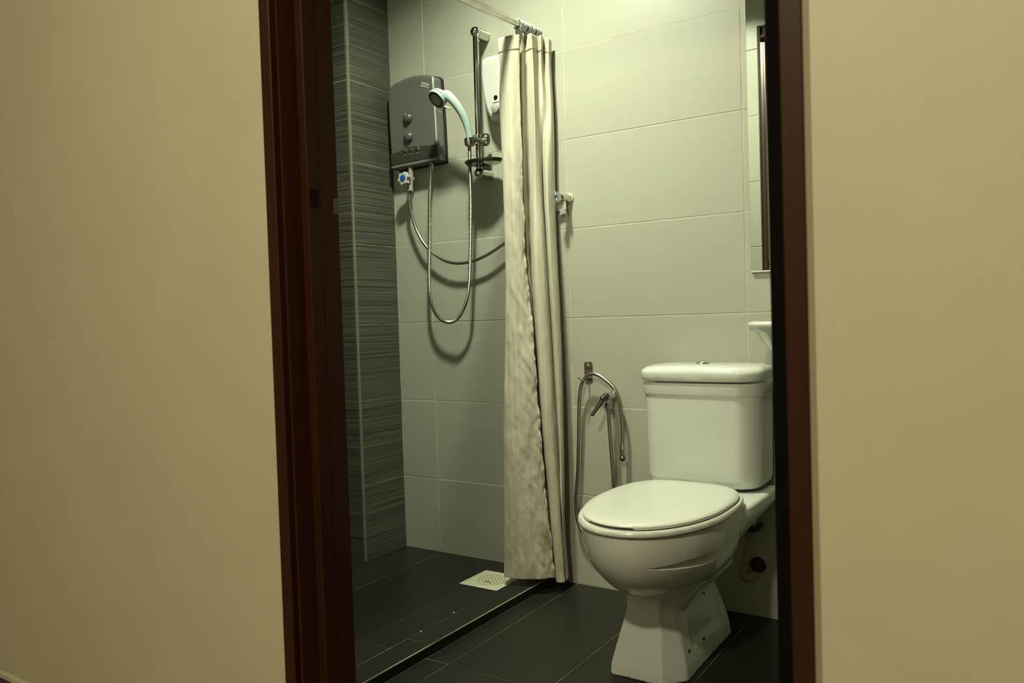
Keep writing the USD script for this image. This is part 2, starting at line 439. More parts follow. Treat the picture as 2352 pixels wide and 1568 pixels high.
def jamb(xo, s):
    """Frame profile: flat, groove, bead, then the deep side with its stop. s = +1 left jamb, -1 right jamb."""
    pts = [(-0.004, YO + 0.002), (-0.004 + 0.004, YO - 0.0025), (0.0225, YO - 0.0025), (0.0240, YO - 0.001), (0.0240, YO + 0.012), (0.0336, YO + 0.012), (0.0336, YO + 0.004), (0.0350, YO + 0.0022),
           (0.0385, YO + 0.0022), (0.0397, YO + 0.004), (0.0397, -1.410), (0.0545, -1.410), (0.0558, -1.4085), (0.0558, -1.382), (0.0545, -1.382), (0.0545, YI + 0.004), (0.0430, YI + 0.004), (0.0430, YI - 0.0135), (-0.004, YI - 0.0135)]
    return [(xo + s * a, b) for a, b in pts]


part(dr, 'jamb', extrude_z(jamb(FX0, 1), -0.005, FZ), M['frame'], 40, label='left jamb with the strike plate')
rj = [(FX1 + 0.004, YO + 0.002), (FX1, YO - 0.0025), (FX1 - 0.0215, YO - 0.0025), (FX1 - 0.0230, YO - 0.001), (FX1 - 0.0230, -1.392), (FX1 - 0.0535, -1.392), (FX1 - 0.0535, YI + 0.004), (FX1 + 0.004, YI + 0.004)]
part(dr, 'jamb', extrude_z(rj, -0.005, FZ), M['frame'], 40, label='right jamb')
part(dr, 'seal', box(FX1 - 0.0538, FX1 - 0.0235, -1.3975, -1.390, 0.0, FZ - 0.04, 0.002), M['seal'], smooth=False, label='added black strip painting the shade in the right jamb recess')  # added strip over the recess face; its black stands in for shade
hd = extrude_z(jamb(0, 1), 0, FX1 - FX0 - 0.110)
v = hd.vertices.copy()
hd.vertices = np.stack([FX0 + 0.0560 + v[:, 2], v[:, 1], FZ - v[:, 0]], 1)
part(dr, 'head', hd, M['frame'], 40)
part(dr, 'strike_plate', box(FX0 + 0.0540, FX0 + 0.0552, -1.350, YI + 0.0046, 1.100, 1.128, 0.0004), M['plate'], smooth=False, label='worn brass strike plate')
part(dr, 'strike_hole', box(FX0 + 0.0553, FX0 + 0.0561, -1.405, -1.386, 1.108, 1.138), M['slot_dark'], smooth=False)
LX = FX1 + 0.026
part(dr, 'leaf', box(LX - 0.036, LX, YI + 0.008, YI + 0.77, 0.004, FZ - 0.045, 0.002), M['frame'], smooth=False, label='brown door leaf swung open into the bathroom')
for z in (0.25, 1.16, 1.9):
    part(dr, 'hinge', cat_([rod((LX + 0.003, YI + 0.006, z - 0.05), (LX + 0.003, YI + 0.006, z + 0.05), 0.006, 12), box(LX + 0.003, LX + 0.005, YI - 0.03, YI + 0.006, z - 0.05, z + 0.05)]), M['bronze'])
kn = lathe([(0, 0), (0.026, 0), (0.026, 0.004), (0.010, 0.008), (0.010, 0.03), (0.024, 0.036), (0.027, 0.05), (0.02, 0.062), (0, 0.065)], (LX - 0.036, YI + 0.70, 1.0), (-1, 0, 0))
part(dr, 'knob', kn, M['bronze'])

# ------------------------------------------------------------------ lamps
zl = ZT + 0.042
bl = thing('recessed_lamp', 'round recessed lamp in the bathroom ceiling', 'lamp', (BATH_LAMP[0], BATH_LAMP[1], ZT))
part(bl, 'trim_ring', lathe([(0.082, -0.004), (0.098, -0.004), (0.100, 0.0), (0.082, 0.0)], (BATH_LAMP[0], BATH_LAMP[1], ZT)), M['white_plastic'])
part(bl, 'can', lathe([(0.0815, -0.002), (0.0825, -0.002), (0.0825, 0.060), (0.0, 0.060), (0, 0.058), (0.0815, 0.058)], (BATH_LAMP[0], BATH_LAMP[1], ZT)), M['ceiling'])
part(bl, 'diffuser', lathe([(0, 0.0), (0.066, 0.0), (0.066, 0.003), (0, 0.003)], (BATH_LAMP[0], BATH_LAMP[1], zl)), M['bath_glow'], smooth=False)
hl = thing('ceiling_lamp', 'round white lamp on the hall ceiling', 'lamp', (HALL_LAMP[0], HALL_LAMP[1], HZ))
part(hl, 'base', lathe([(0, -0.03), (0.12, -0.03), (0.125, 0), (0, 0)], (HALL_LAMP[0], HALL_LAMP[1], HZ)), M['white_plastic'])
part(hl, 'globe', lathe([(0, -0.085), (0.05, -0.08), (0.085, -0.06), (0.10, -0.031), (0, -0.031)], (HALL_LAMP[0], HALL_LAMP[1], HZ)), M['hall_glow'])

# ------------------------------------------------------------------ water heater (silver) with its valve and hoses
YF = -0.056
OUT = [(-0.128, 1.4885), (-0.1345, 1.55), (-0.1395, 1.64), (-0.1405, 1.72), (-0.1400, 1.786), (-0.136, 1.796), (-0.113, 1.809), (-0.065, 1.820), (-0.016, 1.823), (0.025, 1.819), (0.066, 1.810), (0.082, 1.803), (0.087, 1.796),
       (0.0905, 1.72), (0.0935, 1.64), (0.0955, 1.55), (0.0965, 1.4935)]
from shapely.geometry import Polygon, LineString, Point, box as sbox
hp = Polygon(OUT)


def inflate(poly, y_back, y_front, r, steps=4):
    """A slab from y_back to y_front with its front edge rounded by r."""
    rings = []
    ext = lambda p: np.array(p.exterior.coords)[:-1]
    ts = np.linspace(0, np.pi / 2, steps + 1)
    base = ext(poly)
    c = base.mean(0)
    rings.append((base, y_back))
    for t in ts:
        k = 1 - r * (1 - math.cos(t)) / 0.11
        rings.append((c + (base - c) * k, y_front + r * (1 - math.sin(t))))
    n = len(base)
    V, F = [], []
    for p, y in rings:
        V += [(a, y, b) for a, b in p]
    for i in range(len(rings) - 1):
        for k in range(n):
            k2 = (k + 1) % n
            F += [[i * n + k, i * n + k2, (i + 1) * n + k2], [i * n + k, (i + 1) * n + k2, (i + 1) * n + k]]
    for ring, rev in ((0, True), (len(rings) - 1, False)):
        V.append((c[0], rings[ring][1], c[1]))
        ci = len(V) - 1
        for k in range(n):
            k2 = (k + 1) % n
            a, b = ring * n + k, ring * n + k2
            F.append([ci, a, b] if rev else [ci, b, a])
    m = trimesh.Trimesh(V, F, process=False)
    m.fix_normals()
    return m


def resample(poly, step=0.006):
    e = poly.exterior
    n = int(e.length / step)
    return Polygon([e.interpolate(k / n, normalized=True).coords[0] for k in range(n)])


wh = thing('water_heater', 'silver electric shower heater with two round knobs and a dark lower panel', 'water heater', (-0.02, 0, 1.49))
part(wh, 'back_plate', extrude_xz(hp.buffer(0.004), -0.0005, -0.013), M['black'])
part(wh, 'body', inflate(resample(hp), -0.013, YF, 0.010), M['heater'], 50)
edge = [(0.080, 1.800), (0.0845, 1.72), (0.0875, 1.64), (0.0895, 1.56)]
part(wh, 'edge_strip', tube(spline([(a, YF + 0.0020, b) for a, b in edge], 0.01), 0.0030, 8), M['silver'], label='bright silver edge strip')
PAN = Polygon([(-0.1335, 1.502), (-0.1365, 1.5475), (-0.09, 1.553), (-0.06, 1.5605), (-0.038, 1.5635), (-0.012, 1.5605), (0.03, 1.5565), (0.0925, 1.552), (0.0965, 1.55), (0.0960, 1.507)])
part(wh, 'lower_panel', inflate(resample(PAN, 0.006), -0.020, YF - 0.0012, 0.006), M['panel'], 50, label='dark lower panel')
part(wh, 'bottom_edge', cat_([tube([(-0.130, YF + 0.002, 1.4945), (0.0, YF + 0.0015, 1.4965), (0.092, YF + 0.002, 1.4990)], 0.0052, 10), tube([(0.0945, YF + 0.006, 1.4990), (0.0955, -0.035, 1.4990), (0.0955, -0.016, 1.4985)], 0.005, 10)]), M['edge'], label='silver lower edge')
for zk, lab in ((1.668, 'upper round knob'), (1.598, 'lower round knob')):
    k = part(wh, 'knob', lathe([(0, -0.002), (0.0205, -0.002), (0.0215, 0.002), (0.0195, 0.006), (0.0185, 0.010), (0.013, 0.0145), (0.006, 0.0165), (0, 0.017)], (-0.040, YF, zk), (0, -1, 0), 32), M['knob'], 40, label=lab)
    part(k, 'grip', tri(hullof(ball((-0.040, YF - 0.014, zk + 0.014), 0.0025, 12), ball((-0.040, YF - 0.014, zk - 0.014), 0.0025, 12), ball((-0.040, YF - 0.0185, zk), 0.002, 12))), M['knob'])
for xb, zb in ((-0.060, 1.5465), (-0.030, 1.5455), (0.0005, 1.5450)):
    part(wh, 'button', lathe([(0, 0), (0.0092, 0), (0.0080, 0.0018), (0.005, 0.0028), (0, 0.0030)], (xb, YF - 0.001, zb + 0.003), (0, -1, 0.12), 20), M['panel'], 50)
    part(wh, 'print_mark', box(xb - 0.006, xb + 0.004, YF - 0.0016, YF - 0.0010, zb - 0.0115, zb - 0.0095), M['grey_plastic'], smooth=False)
st = part(wh, 'sticker', extrude_xz([(0.0257, 1.7932), (0.0677, 1.7757), (0.0620, 1.7611), (0.0188, 1.7780)], YF - 0.0008, YF + 0.0005), M['sticker'], False, label='pale energy sticker')
part(st, 'dark_band', extrude_xz([(0.0275, 1.7850), (0.0655, 1.7690), (0.0645, 1.7665), (0.0265, 1.7825)], YF - 0.0012, YF), M['print'], False)
part(st, 'red_end', extrude_xz([(0.0235, 1.7925), (0.0305, 1.7908), (0.0265, 1.7800), (0.0190, 1.7795)], YF - 0.0013, YF), M['red'], False)
marks = [box(-0.056 + 0.0063 * i, -0.0515 + 0.0063 * i, YF - 0.0006, YF + 0.0003, 1.7875 + 0.0003 * i, 1.7930 + 0.0003 * i) for i in range(8)]
part(wh, 'maker_print', cat_(marks), M['print'], smooth=False, label='small faint print near the top')
lab = [box(0.0935, 0.0958, -0.047 + 0.0005 * k, -0.044 + 0.0005 * k, 1.585 - 0.009 * k, 1.590 - 0.009 * k) for k in range(5)]
part(wh, 'side_print', cat_(lab), M['print'], smooth=False, label='column of small print on the right side')
part(wh, 'warning_mark', cat_([box(0.0925, 0.0941, -0.040, -0.022, 1.672, 1.6755), box(0.0925, 0.0941, -0.036, -0.028, 1.666, 1.669)]), M['yellow'], smooth=False, label='yellow warning mark on the right side')

iv = thing('stop_valve', 'white star-handled stop valve with blue cap under the silver heater', 'valve', (-0.05, 0, 1.44))
part(iv, 'body', cat_([rod((-0.046, -0.043, 1.490), (-0.0505, -0.043, 1.425), 0.0095, 20), rod((-0.0505, -0.043, 1.427), (-0.0535, -0.044, 1.400), 0.0085, 20, 0.0125), rod((-0.0485, -0.030, 1.445), (-0.053, -0.066, 1.4435), 0.009, 16)]), M['valve_body'])
part(iv, 'nut', rod((-0.0535, -0.044, 1.402), (-0.0555, -0.0445, 1.386), 0.0125, 6, cham=0.001), M['chrome'])
star = []
for k in range(12):
    r = 0.0255 if k % 2 == 0 else 0.0175
    a = k * math.pi / 6 + 0.2
    star.append((-0.055 + r * math.cos(a), 1.443 + r * math.sin(a)))
stm = extrude_xz(Polygon(star).buffer(-0.002).buffer(0.003), -0.082, -0.064)
hv = part(iv, 'handle', stm, M['white_plastic'], 40)
part(hv, 'blue_cap', lathe([(0, 0), (0.0130, 0), (0.0125, 0.002), (0.007, 0.0032), (0, 0.0034)], (-0.055, -0.0815, 1.443), (0, -1, 0)), M['blue'], label='blue cap')
part(hv, 'collar', rod((-0.0535, -0.066, 1.4435), (-0.0515, -0.052, 1.444), 0.018, 8, 0.013), M['valve_body'])

sp = [(-0.0555, -0.0445, 1.392), (-0.058, -0.044, 1.350), (-0.049, -0.040, 1.298), (-0.036, -0.0375, 1.2565), (0.003, -0.037, 1.1935), (0.053, -0.037, 1.1505), (0.103, -0.037, 1.1245), (0.153, -0.037, 1.1135), (0.222, -0.037, 1.1165),
      (0.290, -0.037, 1.1355), (0.366, -0.033, 1.1725), (0.455, -0.022, 1.218), (0.525, -0.0145, 1.246), (0.560, -0.0165, 1.262)]
so = thing('supply_hose', 'steel supply hose curving from the star-handled valve to behind the curtain', 'hose', (0.2, 0, 1.11))
part(so, 'hose', tube(spline(sp, 0.0016), 0.0060, 10, 0.0006), M['steel'], 60)
part(so, 'ferrule', rod((-0.0555, -0.0445, 1.388), (-0.0562, -0.045, 1.362), 0.0072, 16), M['chrome'])

sh = [(0.054, -0.040, 1.489), (0.053, -0.045, 1.450), (0.046, -0.046, 1.369), (0.037, -0.046, 1.193), (0.030, -0.047, 1.063), (0.0345, -0.048, 0.990), (0.058, -0.049, 0.932), (0.093, -0.049, 0.9045), (0.120, -0.050, 0.8985),
      (0.151, -0.054, 0.9045), (0.187, -0.058, 0.935), (0.216, -0.062, 0.986), (0.231, -0.066, 1.052), (0.243, -0.070, 1.175), (0.257, -0.080, 1.296), (0.269, -0.094, 1.416), (0.2775, -0.104, 1.500), (0.279, -0.105, 1.520)]
so = thing('shower_hose', 'ribbed steel shower hose hanging in a long loop below the silver heater', 'hose', (0.12, 0, 0.9))
part(so, 'hose', tube(spline([(a, b - 0.004, c) for a, b, c in sh], 0.0021), 0.0070, 10, 0.0015), M['steel'], 60)
part(so, 'ferrule', rod((0.054, -0.041, 1.491), (0.0525, -0.045, 1.462), 0.0082, 16), M['chrome'])

# ------------------------------------------------------------------ riser rail, soap dish, hand shower
rl = thing('shower_rail', 'chrome riser rail with rounded wall brackets and a sliding holder', 'shower rail', (0.287, 0, 1.43))
part(rl, 'rail', rod((0.284, -0.063, 1.424), (0.287, -0.063, 1.915), 0.0105, 24), M['chrome'], 50)
for z, x, lb in ((1.914, 0.287, 'upper wall bracket'), (1.421, 0.284, 'lower wall bracket')):
    b = part(rl, 'bracket', cat_([lathe([(0, 0), (0.0195, 0), (0.0205, 0.003), (0.019, 0.03), (0.0175, 0.055), (0, 0.055)], (x, -0.0003, z), (0, -1, 0), 32), tri(ball((x, -0.063, z), 0.0185, 32))]), M['chrome'], 50, label=lb)
sl = part(rl, 'slider', cat_([rod((0.2835, -0.063, 1.519), (0.2837, -0.063, 1.556), 0.0165, 28, cham=0.002), lathe([(0, 0), (0.017, 0), (0.0215, 0.004), (0.0225, 0.024), (0.019, 0.030), (0, 0.031)], (0.292, -0.060, 1.537), (0.92, 0.38, -0.02), 28)]), M['chrome'], 50)
part(sl, 'cradle', cat_([lathe([(0.0122, 0), (0.016, 0), (0.019, 0.006), (0.0195, 0.02), (0.018, 0.028), (0.0128, 0.029), (0.0122, 0)], (0.2805, -0.1065, 1.509), (-0.03, -0.10, 1.0), 28), rod((0.2833, -0.073, 1.534), (0.2820, -0.0915, 1.527), 0.014, 20, 0.013)]), M['chrome'], 50)
part(sl, 'lock_ring', tri(hullof(ball((0.2825, -0.083, 1.545), 0.007, 16), ball((0.2825, -0.083, 1.525), 0.007, 16))), M['chrome'], 50)
ds = thing('soap_dish', 'oval smoked soap dish at the foot of the shower rail', 'soap dish', (0.315, 0, 1.45))
ang = np.linspace(0, 2 * np.pi, 49)[:-1]


def oval(k, z):
    return m3.Manifold.hull_points(np.array([[0.316 + 0.074 * k * math.cos(a), -0.080 + 0.050 * k * math.sin(a), zz] for a in ang for zz in (z, z + 0.0025)]))


dish = (m3.Manifold.batch_hull([oval(1.0, 1.4565), oval(0.90, 1.4475)]) - m3.Manifold.batch_hull([oval(0.955, 1.461), oval(0.86, 1.4520)])) - m3.Manifold.cylinder(0.1, 0.0115, 0.0115, 24).translate((0.284, -0.063, 1.42))
part(ds, 'bowl', tri(dish), M['smoke'], 50)
part(ds, 'clip', tri(man(rbox(0.266, 0.304, -0.080, -0.046, 1.4475, 1.4565, 0.003)) - m3.Manifold.cylinder(0.1, 0.0112, 0.0112, 24).translate((0.284, -0.063, 1.42))), M['black'], label='black clip on the rail')

hs = thing('hand_shower', 'pale mint plastic hand shower with a round dark-rimmed face', 'hand shower', (0.28, -0.105, 1.53))
hp_ = [(0.2775, -0.1055, 1.528, 0.0105), (0.2769, -0.110, 1.563, 0.0122), (0.2708, -0.120, 1.600, 0.0135), (0.2591, -0.135, 1.6363, 0.0145), (0.2395, -0.147, 1.668, 0.0160), (0.220, -0.152, 1.686, 0.0185)]
hsP = np.array(hp_)
hsc = CubicSpline(np.arange(len(hsP)), hsP)(np.linspace(0, len(hsP) - 1, 22))
chain = [ball(p[:3], p[3], 20) for p in hsc]
handle = m3.Manifold.batch_boolean([hullof(a, b) for a, b in zip(chain[:-1], chain[1:])], m3.OpType.Add)
nrm = np.array([-0.253, -0.76, -0.687])
nrm /= np.linalg.norm(nrm)
hc = np.array([0.1885, -0.163, 1.6795])
back = lathe([(0, -0.030), (0.012, -0.029), (0.022, -0.024), (0.031, -0.014), (0.0345, -0.004), (0.0345, -0.002), (0, -0.002)], hc, nrm, 40)
neck = hullof(ball(hsc[-3][:3], hsc[-3][3], 20), ball(hsc[-1][:3], hsc[-1][3], 20), ball(hc - nrm * 0.016, 0.0165, 20))
body = trimesh.util.concatenate([tri(handle + neck), back])
part(hs, 'body', body, M['mint'], 50)
part(hs, 'rim', lathe([(0, -0.0008), (0.0335, -0.0008), (0.0352, 0.002), (0.0350, 0.008), (0.0325, 0.011), (0.0300, 0.0112), (0.0298, 0.009), (0, 0.009)], hc, nrm, 44), M['mint'], 50)
part(hs, 'dark_ring', lathe([(0.0225, 0.0088), (0.0298, 0.0088), (0.0298, 0.0104), (0.0225, 0.0108)], hc, nrm, 44), M['black'], 50, label='dark ring round the spray face')
part(hs, 'spray_face', lathe([(0, 0.0085), (0.0228, 0.0085), (0.0222, 0.0118), (0.012, 0.0128), (0, 0.0130)], hc, nrm, 44), M['grey_plastic'], 50, label='grey spray face')
part(hs, 'lever', tri(hullof(ball((0.2150, -0.158, 1.6475), 0.0035, 14), ball((0.2275, -0.152, 1.6395), 0.0045, 14))), M['clear'], 50, label='small clear lever')
part(hs, 'thread', rod((0.278, -0.105, 1.520), (0.2776, -0.1055, 1.534), 0.0108, 20), M['mint'])

# ------------------------------------------------------------------ white unit, half hidden by the curtain
ws = thing('soap_dispenser', 'white tapered wall unit with a red window, half hidden by the curtain', 'dispenser', (0.38, 0, 1.6))
wo = Polygon([(0.3035, 1.812), (0.301, 1.76), (0.305, 1.71), (0.312, 1.665), (0.323, 1.625), (0.336, 1.600), (0.418, 1.600), (0.437, 1.625), (0.448, 1.665), (0.455, 1.71), (0.459, 1.76), (0.4565, 1.812), (0.440, 1.822), (0.32, 1.822)])
part(ws, 'body', inflate(resample(wo.buffer(-0.004).buffer(0.004), 0.005), -0.0005, -0.066, 0.022, 6), M['white_plastic'], 60)
part(ws, 'red_window', lathe([(0, 0), (0.008, 0), (0.0076, 0.0015), (0, 0.0026)], (0.3660, -0.0665, 1.671), (0, -1, 0)), M['red_lens'], label='dark red oval window')
part(ws, 'print_mark', box(0.3550, 0.3800, -0.0672, -0.0660, 1.6535, 1.6560), M['print'], smooth=False)
kb = part(ws, 'knob', lathe([(0, -0.004), (0.0165, -0.004), (0.0175, 0.004), (0.0155, 0.016), (0.008, 0.019), (0, 0.0195)], (0.3690, -0.065, 1.631), (0, -1, 0)), M['valve_body'], 40, label='round push knob')
part(ws, 'nozzle', rod((0.378, -0.045, 1.602), (0.378, -0.045, 1.583), 0.012, 20, 0.009), M['clear'])

# ------------------------------------------------------------------ curtain rod, rings, curtain
cr = thing('curtain_rod', 'steel shower curtain rod running from the back wall', 'curtain rod', (0.506, 0, 1.88))
rod_z = lambda y: 1.878 + 0.045 * y
part(cr, 'rod', rod((0.507, -0.0006, rod_z(0)), (0.507, YI + 0.001, rod_z(YI)), 0.0125, 24), M['rod'], 50)
part(cr, 'wall_cup', lathe([(0, 0), (0.0155, 0), (0.0155, 0.012), (0.0128, 0.014), (0, 0.014)], (0.507, -0.0004, rod_z(0)), (0, -1, -0.04)), M['white_plastic'], 50)
ROW = [(1.81, [[0.52, -0.146], [0.498, -0.172], [0.462, -0.181], [0.454, -0.156], [0.482, -0.12], [0.508, -0.113], [0.502, -0.084], [0.541, -0.106], [0.533, -0.052], [0.557, -0.072], [0.544, -0.03], [0.57, -0.046], [0.568, -0.018], [0.551, -0.004]]),
       (1.743, [[0.52, -0.147], [0.497, -0.174], [0.465, -0.179], [0.455, -0.155], [0.48, -0.122], [0.506, -0.114], [0.501, -0.084], [0.544, -0.104], [0.536, -0.057], [0.554, -0.068], [0.547, -0.037], [0.57, -0.047], [0.566, -0.02], [0.55, -0.007]]),
       (1.599, [[0.518, -0.149], [0.493, -0.177], [0.46, -0.182], [0.452, -0.158], [0.476, -0.124], [0.504, -0.116], [0.5, -0.085], [0.545, -0.104], [0.541, -0.068], [0.552, -0.059], [0.561, -0.046], [0.573, -0.047], [0.569, -0.019], [0.553, -0.009]]),
       (1.354, [[0.519, -0.15], [0.498, -0.177], [0.463, -0.18], [0.455, -0.156], [0.476, -0.124], [0.502, -0.117], [0.498, -0.086], [0.54, -0.107], [0.548, -0.087], [0.535, -0.051], [0.565, -0.073], [0.572, -0.051], [0.568, -0.023], [0.553, -0.015]]),
       (1.093, [[0.525, -0.15], [0.498, -0.179], [0.462, -0.181], [0.457, -0.16], [0.484, -0.125], [0.511, -0.119], [0.505, -0.093], [0.537, -0.123], [0.562, -0.1], [0.551, -0.062], [0.576, -0.084], [0.583, -0.065], [0.575, -0.037], [0.562, -0.034]]),
       (0.803, [[0.539, -0.145], [0.501, -0.181], [0.453, -0.187], [0.449, -0.165], [0.484, -0.128], [0.523, -0.117], [0.517, -0.095], [0.547, -0.128], [0.574, -0.105], [0.564, -0.067], [0.587, -0.085], [0.594, -0.07], [0.584, -0.043], [0.568, -0.038]]),
       (0.513, [[0.552, -0.139], [0.505, -0.183], [0.442, -0.194], [0.438, -0.173], [0.484, -0.131], [0.537, -0.115], [0.531, -0.095], [0.562, -0.128], [0.585, -0.111], [0.578, -0.073], [0.595, -0.088], [0.599, -0.078], [0.589, -0.052], [0.572, -0.045]]),
       (0.222, [[0.57, -0.13], [0.507, -0.184], [0.435, -0.198], [0.431, -0.177], [0.482, -0.132], [0.553, -0.108], [0.551, -0.093], [0.582, -0.126], [0.601, -0.113], [0.588, -0.081], [0.601, -0.098], [0.6, -0.088], [0.592, -0.065], [0.573, -0.055]]),
       (0.044, [[0.581, -0.123], [0.511, -0.182], [0.43, -0.201], [0.426, -0.18], [0.484, -0.131], [0.559, -0.106], [0.562, -0.093], [0.593, -0.125], [0.612, -0.113], [0.598, -0.084], [0.611, -0.099], [0.609, -0.088], [0.601, -0.068], [0.58, -0.058]])]
zs_ = np.array([r[0] for r in ROW][::-1])
cp = np.array([r[1] for r in ROW][::-1])                          # rows x points x 2
by_z = PchipInterpolator(zs_, cp, axis=0)
NU, NZ = 260, 340
top_of = lambda u: 1.828 - 0.010 * np.sin(u * 31) * 0.4            # the heading
Z = np.linspace(0, 1, NZ)
grid = np.zeros((NZ, NU, 3))
uu = np.linspace(0, 1, NU)
for i, t in enumerate(Z):
    z = 0.043 + t * (1.826 - 0.043)
    P = by_z(min(z, 1.81))
    s = np.concatenate([[0], np.cumsum(np.linalg.norm(np.diff(P, axis=0), axis=1))])
    s /= s[-1]
    c = PchipInterpolator(s, P)(uu)
    c2 = CubicSpline(s, P)(uu)
    c = 0.5 * c + 0.5 * c2
    grid[i, :, 0], grid[i, :, 1], grid[i, :, 2] = c[:, 0], c[:, 1], z
# bottom hem: left panel hangs at one height, the right folds a little lower; top sags between the rings
dipb = np.interp(uu, [0, 0.3, 0.5, 0.62, 0.72, 1.0], [0.0, 0.004, 0.004, -0.006, -0.014, -0.006])
dipt = np.interp(uu, [0, 0.10, 0.22, 0.28, 0.40, 0.46, 0.56, 0.64, 0.72, 0.82, 0.9, 1.0], [0.004, -0.004, -0.008, -0.010, 0.004, 0.018, 0.014, 0.022, 0.014, 0.022, 0.008, 0.004])
grid[:, :, 2] += (1 - Z)[:, None] ** 6 * dipb[None] + Z[:, None] ** 6 * dipt[None]
# creases and the puckered free edge
Nn = np.zeros_like(grid)
du, dz_ = np.gradient(grid, axis=1), np.gradient(grid, axis=0)
Nn = np.cross(du, dz_)
Nn /= np.linalg.norm(Nn, axis=2, keepdims=True) + 1e-9
arc = np.tile(uu * 0.62, (NZ, 1))
q = np.stack([arc, grid[:, :, 2], np.zeros_like(arc)], -1)
wr1 = meshkit.fbm(q * np.array([28, 9, 1]) + 3.1, 3, 5) - 0.5
wr2 = meshkit.fbm(q * np.array([60, 34, 1]) + 9.7, 3, 8) - 0.5
pinch = np.interp(grid[:, :, 2], [0.0, 0.9, 1.5, 1.8], [0.8, 0.55, 0.28, 0.22])
front = np.exp(-(arc / 0.13) ** 2) * 0.7 + 0.3
amp = pinch * front
puck = meshkit.fbm(np.stack([grid[:, :, 2] * 52 + arc * 30, arc * 26, np.zeros_like(arc)], -1), 3, 21) - 0.5
diag = meshkit.fbm(np.stack([grid[:, :, 2] * 17 - arc * 26, arc * 9, np.zeros_like(arc)], -1), 2, 33) - 0.5
ruf = (puck * 0.011 * np.exp(-(arc / 0.016) ** 2) + diag * 0.012 * np.exp(-(arc / 0.06) ** 2)) * np.interp(grid[:, :, 2], [0.05, 1.1, 1.45, 1.6], [1, 1, 0.35, 0.1])
grid += Nn * ((wr1 * 0.020 + wr2 * 0.009) * amp + ruf)[:, :, None]
grid[:, :, 1] = np.minimum(grid[:, :, 1], -0.026)


def sheet(gr, th=0.0007):
    nz, nu = gr.shape[:2]
    n = np.cross(np.gradient(gr, axis=1), np.gradient(gr, axis=0))
    n /= np.linalg.norm(n, axis=2, keepdims=True) + 1e-9
    A, B = (gr + n * th / 2).reshape(-1, 3), (gr - n * th / 2).reshape(-1, 3)
    idx = np.arange(nz * nu).reshape(nz, nu)
    a, b, c, d = idx[:-1, :-1].ravel(), idx[:-1, 1:].ravel(), idx[1:, 1:].ravel(), idx[1:, :-1].ravel()
    F1 = np.vstack([np.stack([a, b, c], 1), np.stack([a, c, d], 1)])
    F2 = F1[:, ::-1] + nz * nu
    loop = np.concatenate([idx[0, :-1], idx[:-1, -1], idx[-1, :0:-1], idx[:0:-1, 0]])
    l2 = np.roll(loop, -1)
    F3 = np.vstack([np.stack([loop, loop + nz * nu, l2 + nz * nu], 1), np.stack([loop, l2 + nz * nu, l2], 1)])
    return trimesh.Trimesh(np.vstack([A, B]), np.vstack([F1, F2, F3]), process=False)


sc = thing('shower_curtain', 'cream cloth shower curtain gathered in folds beside the shower', 'curtain', (0.52, -0.1, 0.04))
hz = int(NZ * 0.972)
part(sc, 'cloth', sheet(grid[:hz + 1]), M['curtain'], True)
hd_ = grid[hz:].copy()
part(sc, 'heading', sheet(hd_, 0.0030), M['curtain'], True, label='doubled heading band along the top')
for k, y in enumerate((-0.128, -0.104, -0.078, -0.052, -0.028)):
    zc = rod_z(y)
    th = np.linspace(math.radians(-70), math.radians(250), 30)
    loop = [np.array([0.507 + 0.0165 * math.cos(a) , y + (0.004 if k % 2 else -0.002) * math.sin(a), zc + 0.0165 * math.sin(a) - 0.0015]) for a in th]
    loop += [np.array([0.507 - 0.006, y, zc - 0.030]), np.array([0.507, y, zc - 0.046])]
    P = np.array(loop)
    # flat band
    Tn = np.gradient(P, axis=0)
    Tn /= np.linalg.norm(Tn, axis=1, keepdims=True)
    W = np.tile([0.06, 1.0, 0.0], (len(P), 1))
    O = np.cross(Tn, W)
    hw, ht = 0.0085, 0.0012
    V = np.concatenate([P + W * hw + O * ht, P - W * hw + O * ht, P - W * hw - O * ht, P + W * hw - O * ht])
    n = len(P)
    F = []
    for i in range(n - 1):
        for j in range(4):
            a, b = j * n + i, ((j + 1) % 4) * n + i
            F += [[a, b, b + 1], [a, b + 1, a + 1]]
    F += [[0, n, 2 * n], [0, 2 * n, 3 * n], [n - 1, 3 * n - 1, 2 * n - 1], [n - 1, 4 * n - 1, 3 * n - 1]]
    part(sc, 'ring', trimesh.Trimesh(V, F, process=False), M['white_plastic'], 40)

# ------------------------------------------------------------------ floor drain
fd = thing('floor_drain', 'square cream drain plate with a round slotted grate in the shower floor', 'drain', ((DX0 + DX1) / 2, (DY0 + DY1) / 2, ZS))
part(fd, 'plate', box(DX0, DX1, DY0, DY1, ZS - 0.012, ZS + 0.0008, 0.001), M['drain'], smooth=False)
cx_, cy_ = (DX0 + DX1) / 2 + 0.004, (DY0 + DY1) / 2
gt = m3.Manifold.cylinder(0.0035, 0.0545, 0.0535, 64).translate((cx_, cy_, ZS + 0.0003))
slots = []
for k in range(-4, 5):
    x = cx_ + k * 0.0108
    hgt = math.sqrt(max(0.046 ** 2 - (k * 0.0108) ** 2, 1e-6))
    if hgt > 0.012:
        slots.append((x, hgt))
for x, h in slots:
    gt = gt - m3.Manifold.cube((0.0058, 2 * h, 0.01)).translate((x - 0.0029, cy_ - h, ZS - 0.003))
ring = m3.Manifold.cylinder(0.003, 0.0505, 0.0505, 64) - m3.Manifold.cylinder(0.003, 0.0492, 0.0492, 64)
gt = gt - ring.translate((cx_, cy_, ZS + 0.0028))
turn = trimesh.transformations.rotation_matrix(math.pi / 4, [0, 0, 1], [cx_, cy_, 0])
